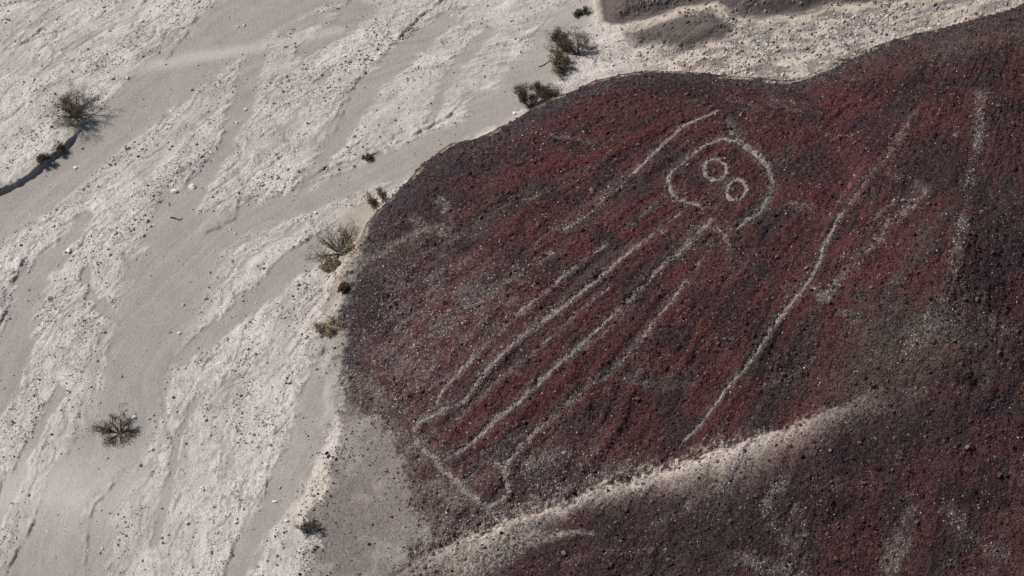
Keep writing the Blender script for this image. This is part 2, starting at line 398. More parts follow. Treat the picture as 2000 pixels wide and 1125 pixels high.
figure = [
    ('head_outline', [(1331, 318), (1352, 298), (1380, 280), (1410, 269), (1436, 274), (1460, 288), (1482, 309), (1500, 332)], [4, 5, 5.5, 5.5, 7, 8, 7, 5], 1.0, False),
    ('head_outline', [(1312, 335), (1303, 350), (1308, 374), (1322, 388), (1344, 396), (1375, 402)], [5, 6, 6, 6, 5, 4], .74, False),
    ('head_outline', [(1331, 318), (1320, 326), (1312, 335)], [4, 4, 5], .5, False),
    ('head_outline', [(1500, 332), (1508, 358), (1500, 388), (1484, 412), (1450, 440), (1418, 452)], [6, 6, 6, 5, 5, 5], .6, False),
    ('eye_ring', ell(1395, 333, 21.5, 20.5, .3), 4.6, .95, True),
    ('eye_ring', ell(1438, 372, 18.5, 21.5, .5), 4.6, .95, True),
    ('head_top_mark', [(1446, 278), (1430, 255), (1424, 228)], [8, 8, 7], .5, False),
    ('raised_arm_line', [(1238, 337), (1262, 312), (1284, 292), (1312, 264), (1336, 247), (1370, 228), (1400, 214)], [5, 5.5, 6, 6, 5.5, 5, 5], .85, False),
    ('raised_arm_line', [(1238, 337), (1200, 374), (1150, 415), (1100, 450)], [5, 5, 5, 5], .5, False),
    ('staff_line', [(1765, 262), (1730, 305), (1690, 358), (1642, 418)], [5, 5, 6, 6], .4, False),
    ('shoulder_line', [(1352, 462), (1370, 446), (1390, 441), (1406, 450), (1417, 466), (1421, 486)], [6, 6, 6, 7, 6, 5], .68, False),
    ('body_line', [(1332, 410), (1290, 445), (1250, 478)], [5, 5, 5], .5, False),
    ('body_line', [(1250, 478), (1200, 516), (1150, 556), (1102, 594), (1060, 624), (1020, 655), (986, 686), (958, 716), (936, 742), (904, 782), (868, 798), (822, 820), (806, 840)],
     [5, 6, 7, 7, 7, 7, 6, 6.5, 6, 7, 7, 7, 6], .8, False),
    ('leg_line', [(930, 692), (912, 712), (886, 736), (864, 758), (849, 786)], [5, 6, 6, 5, 5], .75, False),
    ('body_line', [(1388, 428), (1356, 458), (1326, 490), (1282, 530), (1240, 570), (1195, 615), (1150, 660)], [7, 8, 7, 6, 6, 6, 6], .64, False),
    ('leg_line', [(1150, 660), (1112, 694), (1080, 720), (1052, 744), (1012, 786), (972, 815), (942, 845), (908, 876), (874, 896)],
     [6, 6, 5, 6.5, 6, 7, 7, 6, 6], .8, False),
    ('body_line', [(1182, 480), (1112, 530), (1042, 588), (982, 640), (932, 690)], [5, 6, 6, 6, 6], .56, False),
    ('leg_line', [(1190, 560), (1120, 615), (1062, 668), (1002, 715), (962, 750), (926, 782), (896, 815)], [4, 5, 5, 5, 6, 6, 6], .56, False),
    ('leg_line', [(1388, 472), (1352, 530), (1310, 590), (1252, 660), (1202, 714), (1150, 750)], [5, 5, 6, 6, 6, 7], .52, False),
    ('leg_line', [(1130, 765), (1090, 800), (1050, 838), (1010, 875), (988, 905)], [7, 8, 8, 8, 8], .58, False),
    ('foot_outline', [(806, 840), (814, 864), (838, 886), (862, 912), (884, 936), (910, 964), (940, 985), (976, 976)], [6, 6, 7, 8, 8, 8, 7, 6], .72, False),
    ('foot_outline', [(976, 976), (992, 955), (986, 926), (968, 905)], [6, 7, 8, 8], .66, False),
    ('hand_outline', [(800, 648), (805, 680), (820, 710), (836, 736)], [4, 5, 5, 4], .55, False),
    ('staff_line', [(1642, 418), (1612, 470), (1600, 510), (1570, 560), (1532, 610), (1502, 645), (1482, 680), (1452, 725), (1422, 760), (1392, 795), (1366, 825), (1338, 858)],
     [6, 6, 5, 6, 6, 5, 5, 4.5, 4.5, 4.5, 4, 4], .8, False),
]
FIG = []
FGM = np.zeros((NX, NY), np.float32); RIM = np.zeros((NX, NY), np.float32)
for name, pts, wd, s, closed in figure:
    hw = [v * P * .80 for v in (wd if not np.isscalar(wd) else [wd] * len(pts))]
    f = line_field(pts, hill, hw, warp=.5, softness=1.15, closed=closed)
    wide = line_field(pts, hill, [v * 2.5 for v in hw], warp=.5, softness=1.0, closed=closed)
    FIG.append((name, f, s))
    FGM = np.maximum(FGM, f * s); RIM = np.maximum(RIM, wide * s)
hill_z = hill_z - 0.09 * FGM + 0.07 * (RIM - FGM)

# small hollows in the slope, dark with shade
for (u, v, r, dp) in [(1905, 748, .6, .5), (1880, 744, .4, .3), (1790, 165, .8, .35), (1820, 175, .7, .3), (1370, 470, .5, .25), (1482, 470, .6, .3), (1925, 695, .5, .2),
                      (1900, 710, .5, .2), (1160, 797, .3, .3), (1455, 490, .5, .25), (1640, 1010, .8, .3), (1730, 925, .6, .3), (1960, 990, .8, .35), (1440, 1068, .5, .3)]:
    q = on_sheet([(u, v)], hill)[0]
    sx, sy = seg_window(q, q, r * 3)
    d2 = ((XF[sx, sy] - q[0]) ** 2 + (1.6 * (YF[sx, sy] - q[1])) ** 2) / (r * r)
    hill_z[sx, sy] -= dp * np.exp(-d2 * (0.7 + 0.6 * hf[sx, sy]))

Z = ZPD * (1 - HM) + (ZH + hill_z * fade) * HM

# ------------------------------------------------------------------ ground colour (earth tones, with shade painted on slopes turned from the sun)
def C(r, g, b):
    return np.array([r, g, b], np.float32)
def lay(base, col, m):
    m = np.clip(m, 0, 1)[..., None]
    return base * (1 - m) + col * m

base = np.zeros((NX, NY, 3), np.float32)
g2 = fbm(XF * 6, YF * 6, 83, 3); g3 = fbm(XF * 0.22, YF * 0.22, 85, 3)
silt = C(.280, .259, .243); gravel = C(.455, .418, .396); tan = C(.44, .37, .295)
base[:] = silt
base *= (.88 + .24 * fbm(FR * 2.6, FS * .07, 59, 3))[..., None]
base = lay(base, gravel, sstep(.25, .7, bar + .6 * (st3 - .5)) * (0.78 + .9 * (g1 - .5)))
base = lay(base, C(.34, .313, .298), .8 * sstep(.47, .60, .6 * st2 + .4 * st3) * bar)
base = lay(base, C(.50, .462, .437), .6 * sstep(.5, .62, fbm(FR * 2.2, FS * .5, 60, 4)) * bar)
base = lay(base, C(.49, .455, .43), .6 * sstep(.5, .62, g3) * bar)
dust = line_field([(235, 142), (290, 130), (400, 108), (480, 96), (560, 80), (660, 60)], plain, [.35, .5, .55, .5, .5, .4], softness=1.4)
base = lay(base, C(.42, .385, .36), .75 * dust)
lowpale = np.exp(-(((XF - at_height([60], [960], [0])[0][0]) / 8) ** 2 + ((YF - at_height([60], [960], [0])[0][1]) / 3.2) ** 2))
base = lay(base, C(.44, .41, .39), .7 * lowpale)
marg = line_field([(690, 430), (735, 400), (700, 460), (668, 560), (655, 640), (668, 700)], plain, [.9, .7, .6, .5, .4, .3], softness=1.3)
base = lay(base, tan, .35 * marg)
beach = line_field([(680, 880), (645, 930), (612, 990), (590, 1030)], plain, [.5, .8, .8, .4], softness=1.2)
base = lay(base, C(.47, .415, .365), .85 * beach)
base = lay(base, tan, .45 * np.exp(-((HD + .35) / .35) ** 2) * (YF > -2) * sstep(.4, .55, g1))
base = lay(base, C(.40, .36, .27), .55 * sstep(.3, .5, bank))
# ravine, terrace, far slope
rav = sstep(2, 9, XF - .2 * YF) * (1 - HM)
rg = fbm(XF * .9, YF * 2.2, 87, 4)
base = lay(base, C(.33, .288, .258), .9 * rav)
rv2 = fbm(XF * .45 - .1 * YF, YF * 2.4 - XF * .9, 88, 4)
base = lay(base, C(.43, .375, .33), rav * sstep(.48, .60, rv2))
base = lay(base, C(.165, .143, .135), .85 * rav * sstep(.48, .60, rg))
base = lay(base, C(.085, .071, .068), sstep(-.3, .4, TG + .8 * (g1 - .5)) * .92)
base = lay(base, C(.085, .07, .07), sstep(.2, .7, TD))  # slope above the rim coloured dark for the shade on its sunless face
base = lay(base, C(.13, .10, .085), sstep(.2, .8, TD) * sstep(.52, .62, g2) * .6)
base = lay(base, C(.44, .38, .30), .85 * np.exp(-(TD / .11) ** 2) * (fade > .5))
# hill
hm = np.zeros((NX, NY, 3), np.float32)
hm[:] = C(.057, .0315, .0322)
core = np.clip(HD / 5, 0, 1)
fr = fbm(HX * 2.2, HA * .5, 95, 4)
redf = sstep(.36, .58, linear * (.40 * r2 + .10 * r1) + (1 - linear) * .5 * fbm(XF * .45, YF * .45, 97, 4) + .25 * g1 + .25 * fr + .3 * (g2 - .5))
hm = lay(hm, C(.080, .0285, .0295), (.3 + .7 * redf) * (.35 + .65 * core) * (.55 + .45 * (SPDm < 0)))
hm = lay(hm, C(.070, .031, .032), .45 * sstep(.50, .70, g3 + .3 * (g2 - .5)) * core)
hm = lay(hm, C(.060, .050, .047), .7 * sstep(.54, .66, linear * .75 * fbm(HX * 1.1, HA * .08, 91, 3) + (1 - linear) * .75 * fbm(XF * .35, YF * .35, 98, 4) + .25 * g1 + .25 * (g2 - .5)))
hm = lay(hm, C(.034, .024, .027), .75 * sstep(.52, .66, fbm(XF * .5, YF * .5, 93, 4) + .25 * (g2 - .5)))
def blob(u, v, rx, ry, sheet=hill):
    q = on_sheet([(u, v)], sheet)[0]
    return np.exp(-(((XF - q[0]) / rx) ** 2 + ((YF - q[1]) / ry) ** 2))
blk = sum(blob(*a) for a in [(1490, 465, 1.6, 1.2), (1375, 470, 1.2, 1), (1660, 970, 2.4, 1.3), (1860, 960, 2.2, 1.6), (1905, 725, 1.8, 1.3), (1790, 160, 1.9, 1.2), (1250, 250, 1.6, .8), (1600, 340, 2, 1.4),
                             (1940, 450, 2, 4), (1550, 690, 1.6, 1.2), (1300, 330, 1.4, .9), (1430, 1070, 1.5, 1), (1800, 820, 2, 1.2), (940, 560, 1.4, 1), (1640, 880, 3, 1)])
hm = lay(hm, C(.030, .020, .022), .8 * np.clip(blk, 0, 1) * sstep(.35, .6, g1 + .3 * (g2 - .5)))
def blob(u, v, rx, ry, sheet=hill):
    q = on_sheet([(u, v)], sheet)[0]
    return np.exp(-(((XF - q[0]) / rx) ** 2 + ((YF - q[1]) / ry) ** 2))
lowl = np.clip(blob(790, 700, 4.5, 6) + blob(860, 1010, 4, 4) + .7 * blob(900, 590, 4, 3) + .6 * blob(1080, 900, 4.5, 2.5) + .45 * blob(730, 520, 2.5, 2.5), 0, 1)
hm = lay(hm, C(.13, .104, .102), lowl * .45 * (.35 + sstep(.4, .6, g1)))
slope_shade = np.clip(blob(1250, 1040, 6, 3.5) + blob(1480, 980, 6, 4) * .7 + blob(1930, 400, 4, 9) * .6, 0, 1)
hm = lay(hm, C(.038, .028, .029), .75 * slope_shade)  # spur and right slope face away from the sun: their shade painted in
hm = lay(hm, C(.085, .068, .058), .6 * np.clip(blob(1900, 80, 5, 1.6) + blob(1760, 690, 6, 2) + blob(1840, 630, 3, 2), 0, 1))
hm = lay(hm, C(.044, .032, .037), .8 * np.clip(blob(800, 400, 3.5, 2.2) + blob(740, 590, 2.6, 2.6) + blob(930, 320, 4, 1.5), 0, 1) * (.4 + g1))
hm = lay(hm, C(.058, .050, .053), .7 * np.exp(-((HD - .5) / .7) ** 2))
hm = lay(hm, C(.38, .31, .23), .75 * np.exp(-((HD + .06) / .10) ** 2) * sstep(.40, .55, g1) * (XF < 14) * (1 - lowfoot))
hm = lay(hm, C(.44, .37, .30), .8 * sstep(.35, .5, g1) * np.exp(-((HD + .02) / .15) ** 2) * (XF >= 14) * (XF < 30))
speck = sstep(.42, .62, g2)
MAR = np.zeros((NX, NY), np.float32); GRY = np.zeros((NX, NY), np.float32)
for pts, wd in maroon: MAR = np.maximum(MAR, line_field(pts, hill, wd * P, softness=1.2))
for pts, wd in greys: GRY = np.maximum(GRY, line_field(pts, hill, wd * P, softness=1.3))
hm = lay(hm, C(.062, .057, .053), .75 * GRY)
hm = lay(hm, C(.082, .026, .028), .75 * MAR)
hm = lay(hm, C(.15, .128, .117), SK * (.2 + .75 * speck))
hm = lay(hm, C(.105, .090, .082), .75 * RIM * (1 - FGM) * (.2 + .8 * speck))
hm = lay(hm, C(.17, .145, .132), FGM * (.25 + .7 * speck))
gl = np.clip(GPAL, 0, 1)
hm = lay(hm, C(.45, .392, .348), np.clip(gl * (.72 + .4 * speck) + .55 * GULB * (.4 + .6 * speck) + .6 * GUP * speck, 0, 1))
hm = lay(hm, C(.135, .115, .108), .75 * sstep(-2.6, .4, AP + 2.4 * (g1 - .5) + 1.2 * (g2 - .5)))
hm = lay(hm, C(.182, .160, .152), apm * (.9 + .3 * (g2 - .5)))
hm = lay(hm, C(.255, .226, .213), apm * sstep(.47, .62, .5 * g3 + .5 * g1) * .7)
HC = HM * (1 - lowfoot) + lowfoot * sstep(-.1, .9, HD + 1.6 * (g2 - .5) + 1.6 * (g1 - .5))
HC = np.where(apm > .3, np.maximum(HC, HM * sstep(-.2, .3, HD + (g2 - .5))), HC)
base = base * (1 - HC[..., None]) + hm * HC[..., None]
far = (1 - fade)[..., None]
base *= (0.92 + .16 * g1)[..., None]

stony_r = np.clip(bar * (.20 + .9 * (rough - .38)), .08, .5) * (1 - .7 * dust) * (1 - .6 * lowpale)
stony = stony_r * (1 - HC) + HC * np.clip(1.15 - .9 * apm, .2, 1.15) * (1 - .6 * gl)

# ------------------------------------------------------------------ materials
def ground_material(name, attr='base', stone=False):
    m = bpy.data.materials.new(name); m.use_nodes = True
    n = m.node_tree.nodes; l = m.node_tree.links
    b = n['Principled BSDF']; b.inputs['Roughness'].default_value = 0.93
    b.inputs['Specular IOR Level'].default_value = 0.15
    a = n.new('ShaderNodeAttribute'); a.attribute_name = attr
    g = n.new('ShaderNodeNewGeometry')
    def noise(scale, detail, rough=.6):
        t = n.new('ShaderNodeTexNoise'); t.inputs['Scale'].default_value = scale
        t.inputs['Detail'].default_value = detail; t.inputs['Roughness'].default_value = rough
        l.new(g.outputs['Position'], t.inputs['Vector']); return t
    def math_(op, x, y):
        k = n.new('ShaderNodeMath'); k.operation = op
        for i, q in enumerate((x, y)):
            if isinstance(q, (int, float)): k.inputs[i].default_value = q
            else: l.new(q, k.inputs[i])
        return k.outputs[0]
    if stone:
        t = noise(16, 3)
        f = math_('MULTIPLY_ADD', t.outputs['Fac'], 0.8); f.node.inputs[2].default_value = 0.6
        amt = f
        bump_src = t.outputs['Fac']; dist = .03
    else:
        s = n.new('ShaderNodeAttribute'); s.attribute_name = 'stony'
        t1 = noise(5.5, 5, .75); t2 = noise(15, 4, .7)
        vo = n.new('ShaderNodeTexVoronoi'); vo.inputs['Scale'].default_value = 8.5
        l.new(g.outputs['Position'], vo.inputs['Vector'])
        sep = n.new('ShaderNodeSeparateColor'); l.new(vo.outputs['Color'], sep.inputs[0])
        pebble = math_('SUBTRACT', sep.outputs[0], 0.5)
        grain = math_('SUBTRACT', t2.outputs['Fac'], 0.5)
        cl = math_('SUBTRACT', t1.outputs['Fac'], 0.5)
        v1 = math_('ADD', math_('MULTIPLY', pebble, 0.9), math_('MULTIPLY', grain, 1.9))
        v1 = math_('ADD', v1, math_('MULTIPLY', cl, 1.0))
        v1 = math_('MULTIPLY', v1, math_('ADD', math_('MULTIPLY', s.outputs['Fac'], .92), .10))
        amt = math_('MAXIMUM', math_('ADD', v1, 1.0), 0.10)
        hgt = math_('ADD', math_('MULTIPLY', t2.outputs['Fac'], .6), math_('MULTIPLY', t1.outputs['Fac'], .8))
        hgt = math_('SUBTRACT', hgt, math_('MULTIPLY', vo.outputs['Distance'], .6))
        bump_src = math_('MULTIPLY', hgt, math_('ADD', math_('MULTIPLY', s.outputs['Fac'], .9), .12)); dist = .16
    mul = n.new('ShaderNodeMix'); mul.data_type = 'RGBA'; mul.blend_type = 'MULTIPLY'
    mul.inputs['Factor'].default_value = 1.0
    cc = n.new('ShaderNodeCombineColor')
    for i in range(3): l.new(amt, cc.inputs[i])
    l.new(a.outputs['Color'], mul.inputs['A']); l.new(cc.outputs[0], mul.inputs['B'])
    l.new(mul.outputs['Result'], b.inputs['Base Color'])
    bp = n.new('ShaderNodeBump'); bp.inputs['Strength'].default_value = .9; bp.inputs['Distance'].default_value = dist
    l.new(bump_src, bp.inputs['Height']); l.new(bp.outputs[0], b.inputs['Normal'])
    return m

M_GROUND = ground_material('earth')
M_STONE = ground_material('loose_stone', stone=True)

def flat_material(name, col, rough=.9, var=.5, scale=9, trans=False):
    m = bpy.data.materials.new(name); m.use_nodes = True
    n = m.node_tree.nodes; l = m.node_tree.links
    b = n['Principled BSDF']; b.inputs['Roughness'].default_value = rough; b.inputs['Specular IOR Level'].default_value = .2
    g = n.new('ShaderNodeNewGeometry'); t = n.new('ShaderNodeTexNoise'); t.inputs['Scale'].default_value = scale; t.inputs['Detail'].default_value = 4
    l.new(g.outputs['Position'], t.inputs['Vector'])
    r = n.new('ShaderNodeValToRGB')
    r.color_ramp.elements[0].position = .3; r.color_ramp.elements[1].position = .7
    r.color_ramp.elements[0].color = tuple(c * (1 - var) for c in col) + (1,)
    r.color_ramp.elements[1].color = tuple(min(1, c * (1 + var)) for c in col) + (1,)
    l.new(t.outputs['Fac'], r.inputs[0]); l.new(r.outputs[0], b.inputs['Base Color'])
    return m

# ------------------------------------------------------------------ mesh building
def make_mesh(name, verts, faces, mat, colors=None, stony_=None, smooth=True):
    """verts (n,3); faces (m,k) with constant k"""
    me = bpy.data.meshes.new(name)
    k = faces.shape[1]
    me.vertices.add(len(verts)); me.vertices.foreach_set('co', np.ascontiguousarray(verts, np.float32).ravel())
    me.loops.add(faces.size); me.loops.foreach_set('vertex_index', np.ascontiguousarray(faces, np.int32).ravel())
    me.polygons.add(len(faces)); me.polygons.foreach_set('loop_start', np.arange(0, faces.size, k, dtype=np.int32))
    me.polygons.foreach_set('use_smooth', np.full(len(faces), smooth, bool))
    if colors is not None:
        a = me.attributes.new('base', 'FLOAT_COLOR', 'POINT')
        a.data.foreach_set('color', np.concatenate([colors, np.ones((len(colors), 1))], 1).astype(np.float32).ravel())
    if stony_ is not None:
        a = me.attributes.new('stony', 'FLOAT', 'POINT'); a.data.foreach_set('value', stony_.astype(np.float32))
    me.materials.append(mat)
    me.update(calc_edges=True)
    return me

def link(name, me, parent=None):
    o = bpy.data.objects.new(name, me); COL.objects.link(o)
    if parent is not None: o.parent = parent
    return o

def tag(o, label=None, cat=None, group=None, kind=None):
    if label: o['label'] = label
    if cat: o['category'] = cat
    if group: o['group'] = group
    if kind: o['kind'] = kind
    return o

IDX = np.arange(NX * NY).reshape(NX, NY)
quads = np.stack([IDX[:-1, :-1], IDX[1:, :-1], IDX[1:, 1:], IDX[:-1, 1:]], -1).reshape(-1, 4)
V = np.stack([X, Y, Z], -1).reshape(-1, 3)
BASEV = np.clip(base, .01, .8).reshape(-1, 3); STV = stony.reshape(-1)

def submesh(name, mask, mat, lift=None, recolor=None, st=None):
    f = quads[mask]
    u, inv = np.unique(f, return_inverse=True)
    v = V[u].copy()
    if lift is not None: v[:, 2] += lift
    c = BASEV[u] if recolor is None else recolor[u]
    return make_mesh(name, v, inv.reshape(f.shape), mat, c, STV[u] if st is None else np.full(len(u), st))

cx = lambda A: A[:-1, :-1].reshape(-1)
# which ground is which
F_h = cx(HD) > -0.5 * cx(backw)
F_sp = F_h & (cx(SPD) > 0)
F_ap = F_h & (cx(AP) > 0) & ~F_sp
F_ter = ~F_h & ((cx(TD) > 0))
F_rav = ~F_h & ~F_ter & (cx(XF) - .2 * cx(YF) > 4.5)
F_main = F_h & ~F_sp & ~F_ap
F_riv = ~(F_h | F_ter | F_rav)
for nm, mk, lab in (('riverbed', F_riv, 'pale dry braided riverbed of silt channels and gravel bars'),
                    ('hill', F_main, 'dark red stony hillside carrying the line figure'),
                    ('hill_spur', F_sp, 'dark brown spur beyond the pale gully at lower right'),
                    ('sediment_apron', F_ap, 'grey fan of fine sediment at the foot of the hill'),
                    ('ravine', F_rav, 'pale stony ravine floor behind the hill crest'),
                    ('terrace', F_ter, 'dark raised terrace with a pale rim at the top')):
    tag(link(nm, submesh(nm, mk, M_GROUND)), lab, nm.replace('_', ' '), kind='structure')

# ------------------------------------------------------------------ the line figure: scraped strips of pale earth
root = bpy.data.objects.new('line_figure', None)
q = on_sheet([(1150, 620)], hill)[0]; root.location = (0, 0, 0); COL.objects.link(root)
tag(root, 'giant figure of pale scraped lines with round head and ring eyes on the red hillside', 'geoglyph')
spk = np.random.default_rng(77).random((NX, NY)).astype(np.float32) * .30 + vnoise(XF * 6.0, YF * 6.0, 101) * .32 + vnoise(XF * 2.4, YF * 2.4, 103) * .22 + vnoise(XF * .6, YF * .6, 105) * .16
linecol = np.clip(C(.215, .184, .164)[None, :] * (.55 + .9 * vnoise(XF * 9, YF * 9, 107).reshape(-1, 1)), .02, .6)
part_label = {'eye_ring': None}
for name, f, s in FIG:
    keep = cx(f) * (.45 + .75 * s) > .14 + 1.28 * cx(spk) * (1.30 - .38 * s)
    # worn gaps break a line into pieces: each piece is a part of its own
    cells = {(int(c) // (NY - 1), int(c) % (NY - 1)) for c in np.where(keep)[0]}
    while cells:
        todo = [cells.pop()]; piece = []
        while todo:
            i, j = todo.pop(); piece.append(i * (NY - 1) + j)
            for a in (i - 1, i, i + 1):
                for b in (j - 1, j, j + 1):
                    if (a, b) in cells: cells.remove((a, b)); todo.append((a, b))
        if len(piece) < 14: continue
        mk = np.zeros(len(quads), bool); mk[piece] = True
        link(name, submesh(name, mk, M_GROUND, lift=.02, recolor=linecol, st=.8), root)

# ------------------------------------------------------------------ loose stones
def grid_at(A, x, y):
    i = np.clip(np.searchsorted(GX, x) - 1, 0, NX - 2); j = np.clip(np.searchsorted(GY, y) - 1, 0, NY - 2)
    fx = (x - GX[i]) / (GX[i + 1] - GX[i]); fy = (y - GY[j]) / (GY[j + 1] - GY[j])
    return (A[i, j] * (1 - fx) * (1 - fy) + A[i + 1, j] * fx * (1 - fy) + A[i, j + 1] * (1 - fx) * fy + A[i + 1, j + 1] * fx * fy)
ground = lambda x, y: grid_at(Z, np.asarray(x, float), np.asarray(y, float))

def pix_of(x, y, z):
    d = np.stack([x - CAM[0], y - CAM[1], z - CAM[2]], -1)
    dep = d @ FWD; k = WIDTH / DIST / 2000
    return 1000 + d[..., 0] / dep / k, 562.5 - (d @ UP) / dep / k

def stone_template(seed):
    r = np.random.default_rng(seed)
    a = np.arange(5) / 5 * 2 * math.pi + r.uniform(-.3, .3, 5)
    lo = np.stack([np.cos(a) * r.uniform(.8, 1.15, 5), np.sin(a) * r.uniform(.8, 1.15, 5), np.full(5, -.35)], -1)
    b = np.arange(3) / 3 * 2 * math.pi + r.uniform(0, 2)
    hi = np.stack([np.cos(b) * r.uniform(.4, .8, 3), np.sin(b) * r.uniform(.4, .8, 3), r.uniform(.35, .75, 3)], -1)
    v = np.vstack([lo, hi])
    # strip between rings by angle
    order = sorted([(x % (2 * math.pi), 0, i) for i, x in enumerate(a)] + [(x % (2 * math.pi), 1, i) for i, x in enumerate(b)])
    f = []
    nl = order
    lasti = max([o for o in order if o[1] == 0])[2]; lastj = max([o for o in order if o[1] == 1])[2]
    for ang, ring, i in nl:
        if ring == 0: f.append((lasti, i, 5 + lastj)); lasti = i
        else: f.append((5 + lastj, lasti, 5 + i)); lastj = i
    f.append((5, 6, 7))
    return v, np.array(f)
TPL = [stone_template(s) for s in range(12)]

def scatter(n, dens, size_fn, col_fn, r, keep_out=None):
    x = r.uniform(-38, 38, n); y = r.uniform(-31, 34, n)
    d = grid_at(dens, x, y)
    k = r.random(n) < d
    x, y = x[k], y[k]
    z = ground(x, y)
    u, v = pix_of(x, y, z)
    k = (u > -120) & (u < 2120) & (v > -90) & (v < 1215)
    x, y, z = x[k], y[k], z[k]
    s = size_fn(x, y, len(x)); c = col_fn(x, y, len(x))
    if keep_out is not None: s = np.where(c.sum(1) > keep_out, np.minimum(s, .075), s)
    return x, y, z, s, c

def stone_mass(name, x, y, z, s, c, r, label, cat):
    n = len(x); t = r.integers(0, len(TPL), n)
    vs, fs, cs = [], [], []; off = 0
    yaw = r.uniform(0, 2 * math.pi, n); el = r.uniform(.6, 1.0, n); hh = r.uniform(.55, 1.1, n)
    tx = r.normal(0, .25, n); ty = r.normal(0, .25, n)
    for k in range(len(TPL)):
        i = np.where(t == k)[0]
        if len(i) == 0: continue
        tv, tf = TPL[k]
        lx = tv[None, :, 0] * s[i, None]; ly = tv[None, :, 1] * (s * el)[i, None]; lz = tv[None, :, 2] * (s * hh)[i, None]
        lz = lz + lx * tx[i, None] + ly * ty[i, None]
        c_, s_ = np.cos(yaw[i])[:, None], np.sin(yaw[i])[:, None]
        px = x[i, None] + lx * c_ - ly * s_; py = y[i, None] + lx * s_ + ly * c_; pz = z[i, None] + lz
        vs.append(np.stack([px, py, pz], -1).reshape(-1, 3))
        fs.append((tf[None] + (np.arange(len(i)) * 8)[:, None, None] + off).reshape(-1, 3))
        cs.append(np.repeat(c[i], 8, 0)); off += len(i) * 8
    me = make_mesh(name, np.vstack(vs), np.vstack(fs), M_STONE, np.vstack(cs), smooth=False)
    return tag(link(name, me), label, cat, kind='stuff')

r1_ = np.random.default_rng(5)
edgeband = np.exp(-((CH - .45) / .22) ** 2) * (1 - HM)
clump = sstep(.47, .64, .6 * fbm(FR * .9, FS * .4, 111, 3) + .4 * fbm(XF * 1.9, YF * 1.9, 113, 3))
d_riv = (1 - HM) * (bar * (.05 + .66 * clump) + .3 * edgeband * clump + .025) * (1 - .8 * dust) + rav * (TD < -.2) * .8 * (.25 + clump) * (1 - .85 * sstep(-.2, .3, TG))
d_riv = np.maximum(d_riv, .45 * sstep(.25, .45, bank) * (g2 > .48))
d_riv = d_riv * (1 - .85 * beach) * (1 - .75 * lowpale)
def riv_size(x, y, n): return np.clip(r1_.lognormal(math.log(.052), .45, n) * (1 + .7 * grid_at(rav, x, y)), .02, .24)
def riv_col(x, y, n):
    t = r1_.random(n)[:, None]; v = r1_.uniform(.75, 1.2, n)[:, None]
    a = np.where(t < .55, C(.40, .365, .345), np.where(t < .70, C(.52, .48, .45), np.where(t < .93, C(.27, .248, .24), C(.12, .11, .112))))
    a = a * v + r1_.normal(0, .012, (n, 3))
    a = a * (1 - .62 * grid_at((sstep(-.2, .3, TG) + (TD > -.1)).clip(0, 1), x, y)[:, None])
    return np.clip(a, .03, .7)
sx_ = scatter(330000, np.clip(d_riv, 0, 1), riv_size, riv_col, r1_)
stone_mass('riverbed_gravel', *sx_, r1_, 'loose pale gravel and pebbles strewn over the riverbed bars', 'gravel')

r2_ = np.random.default_rng(6)
hc = sstep(.38, .60, fbm(XF * 1.3, YF * 1.3, 117, 4))
apedge = np.exp(-((AP - .15) / .45) ** 2) * (XF < -9.5) * sstep(.4, .6, g1)
d_hill = np.maximum((HM > .9) * (1 - lowfoot), HC * (HM > .15)) * (.20 + .70 * hc) * (1 - .85 * apm * (1 - apedge))
spill = lowfoot * .42 * sstep(-2.8, .5, HD) * sstep(.36, .56, g1) + .30 * apm * (HM > .5) * sstep(-2.2, -.3, -np.abs(AP)) * sstep(.42, .58, g1)
d_hill = np.maximum(d_hill, spill) * (1 - .7 * gl)
d_hill = d_hill + .45 * FGM + .35 * SK * (HM > .9) + .22 * lowl * (HM > .9) + .3 * GUP
def hill_size(x, y, n): return np.clip(r2_.lognormal(math.log(.052), .50, n), .022, .22)
def hill_col(x, y, n):
    b_ = np.stack([grid_at(base[..., k], x, y) for k in range(3)], -1)
    b_ = np.minimum(b_, .13)
    t = r2_.random(n)[:, None]
    pale = np.clip(.06 + .55 * grid_at(lowl, x, y) + .8 * grid_at(SK, x, y) + .85 * grid_at(FGM, x, y) + .5 * grid_at(GUP, x, y) + .2 * grid_at(RIM, x, y) + .4 * grid_at(gl, x, y), 0, .9)[:, None]
    v = r2_.lognormal(-.05, .55, n)[:, None]
    a = np.where(t < pale, C(.25, .218, .198) * r2_.lognormal(-.1, .45, (n, 1)), b_ * v)
    tt = r2_.random(n)[:, None]
    a = np.where((tt < .16) & (t >= pale), C(.085, .040, .038) * v, a)
    a = np.where((tt > .90) & (t >= pale), C(.026, .022, .025), a)
    return np.clip(a + r2_.normal(0, .005, (n, 3)), .015, .6)
hx_ = scatter(330000, np.clip(d_hill, 0, 1), hill_size, hill_col, r2_, keep_out=.30)   # the pale chips are small
stone_mass('hillside_rubble', *hx_, r2_, 'dark red and brown stone rubble covering the hillside', 'rubble')
print('stones', len(sx_[0]), len(hx_[0]))

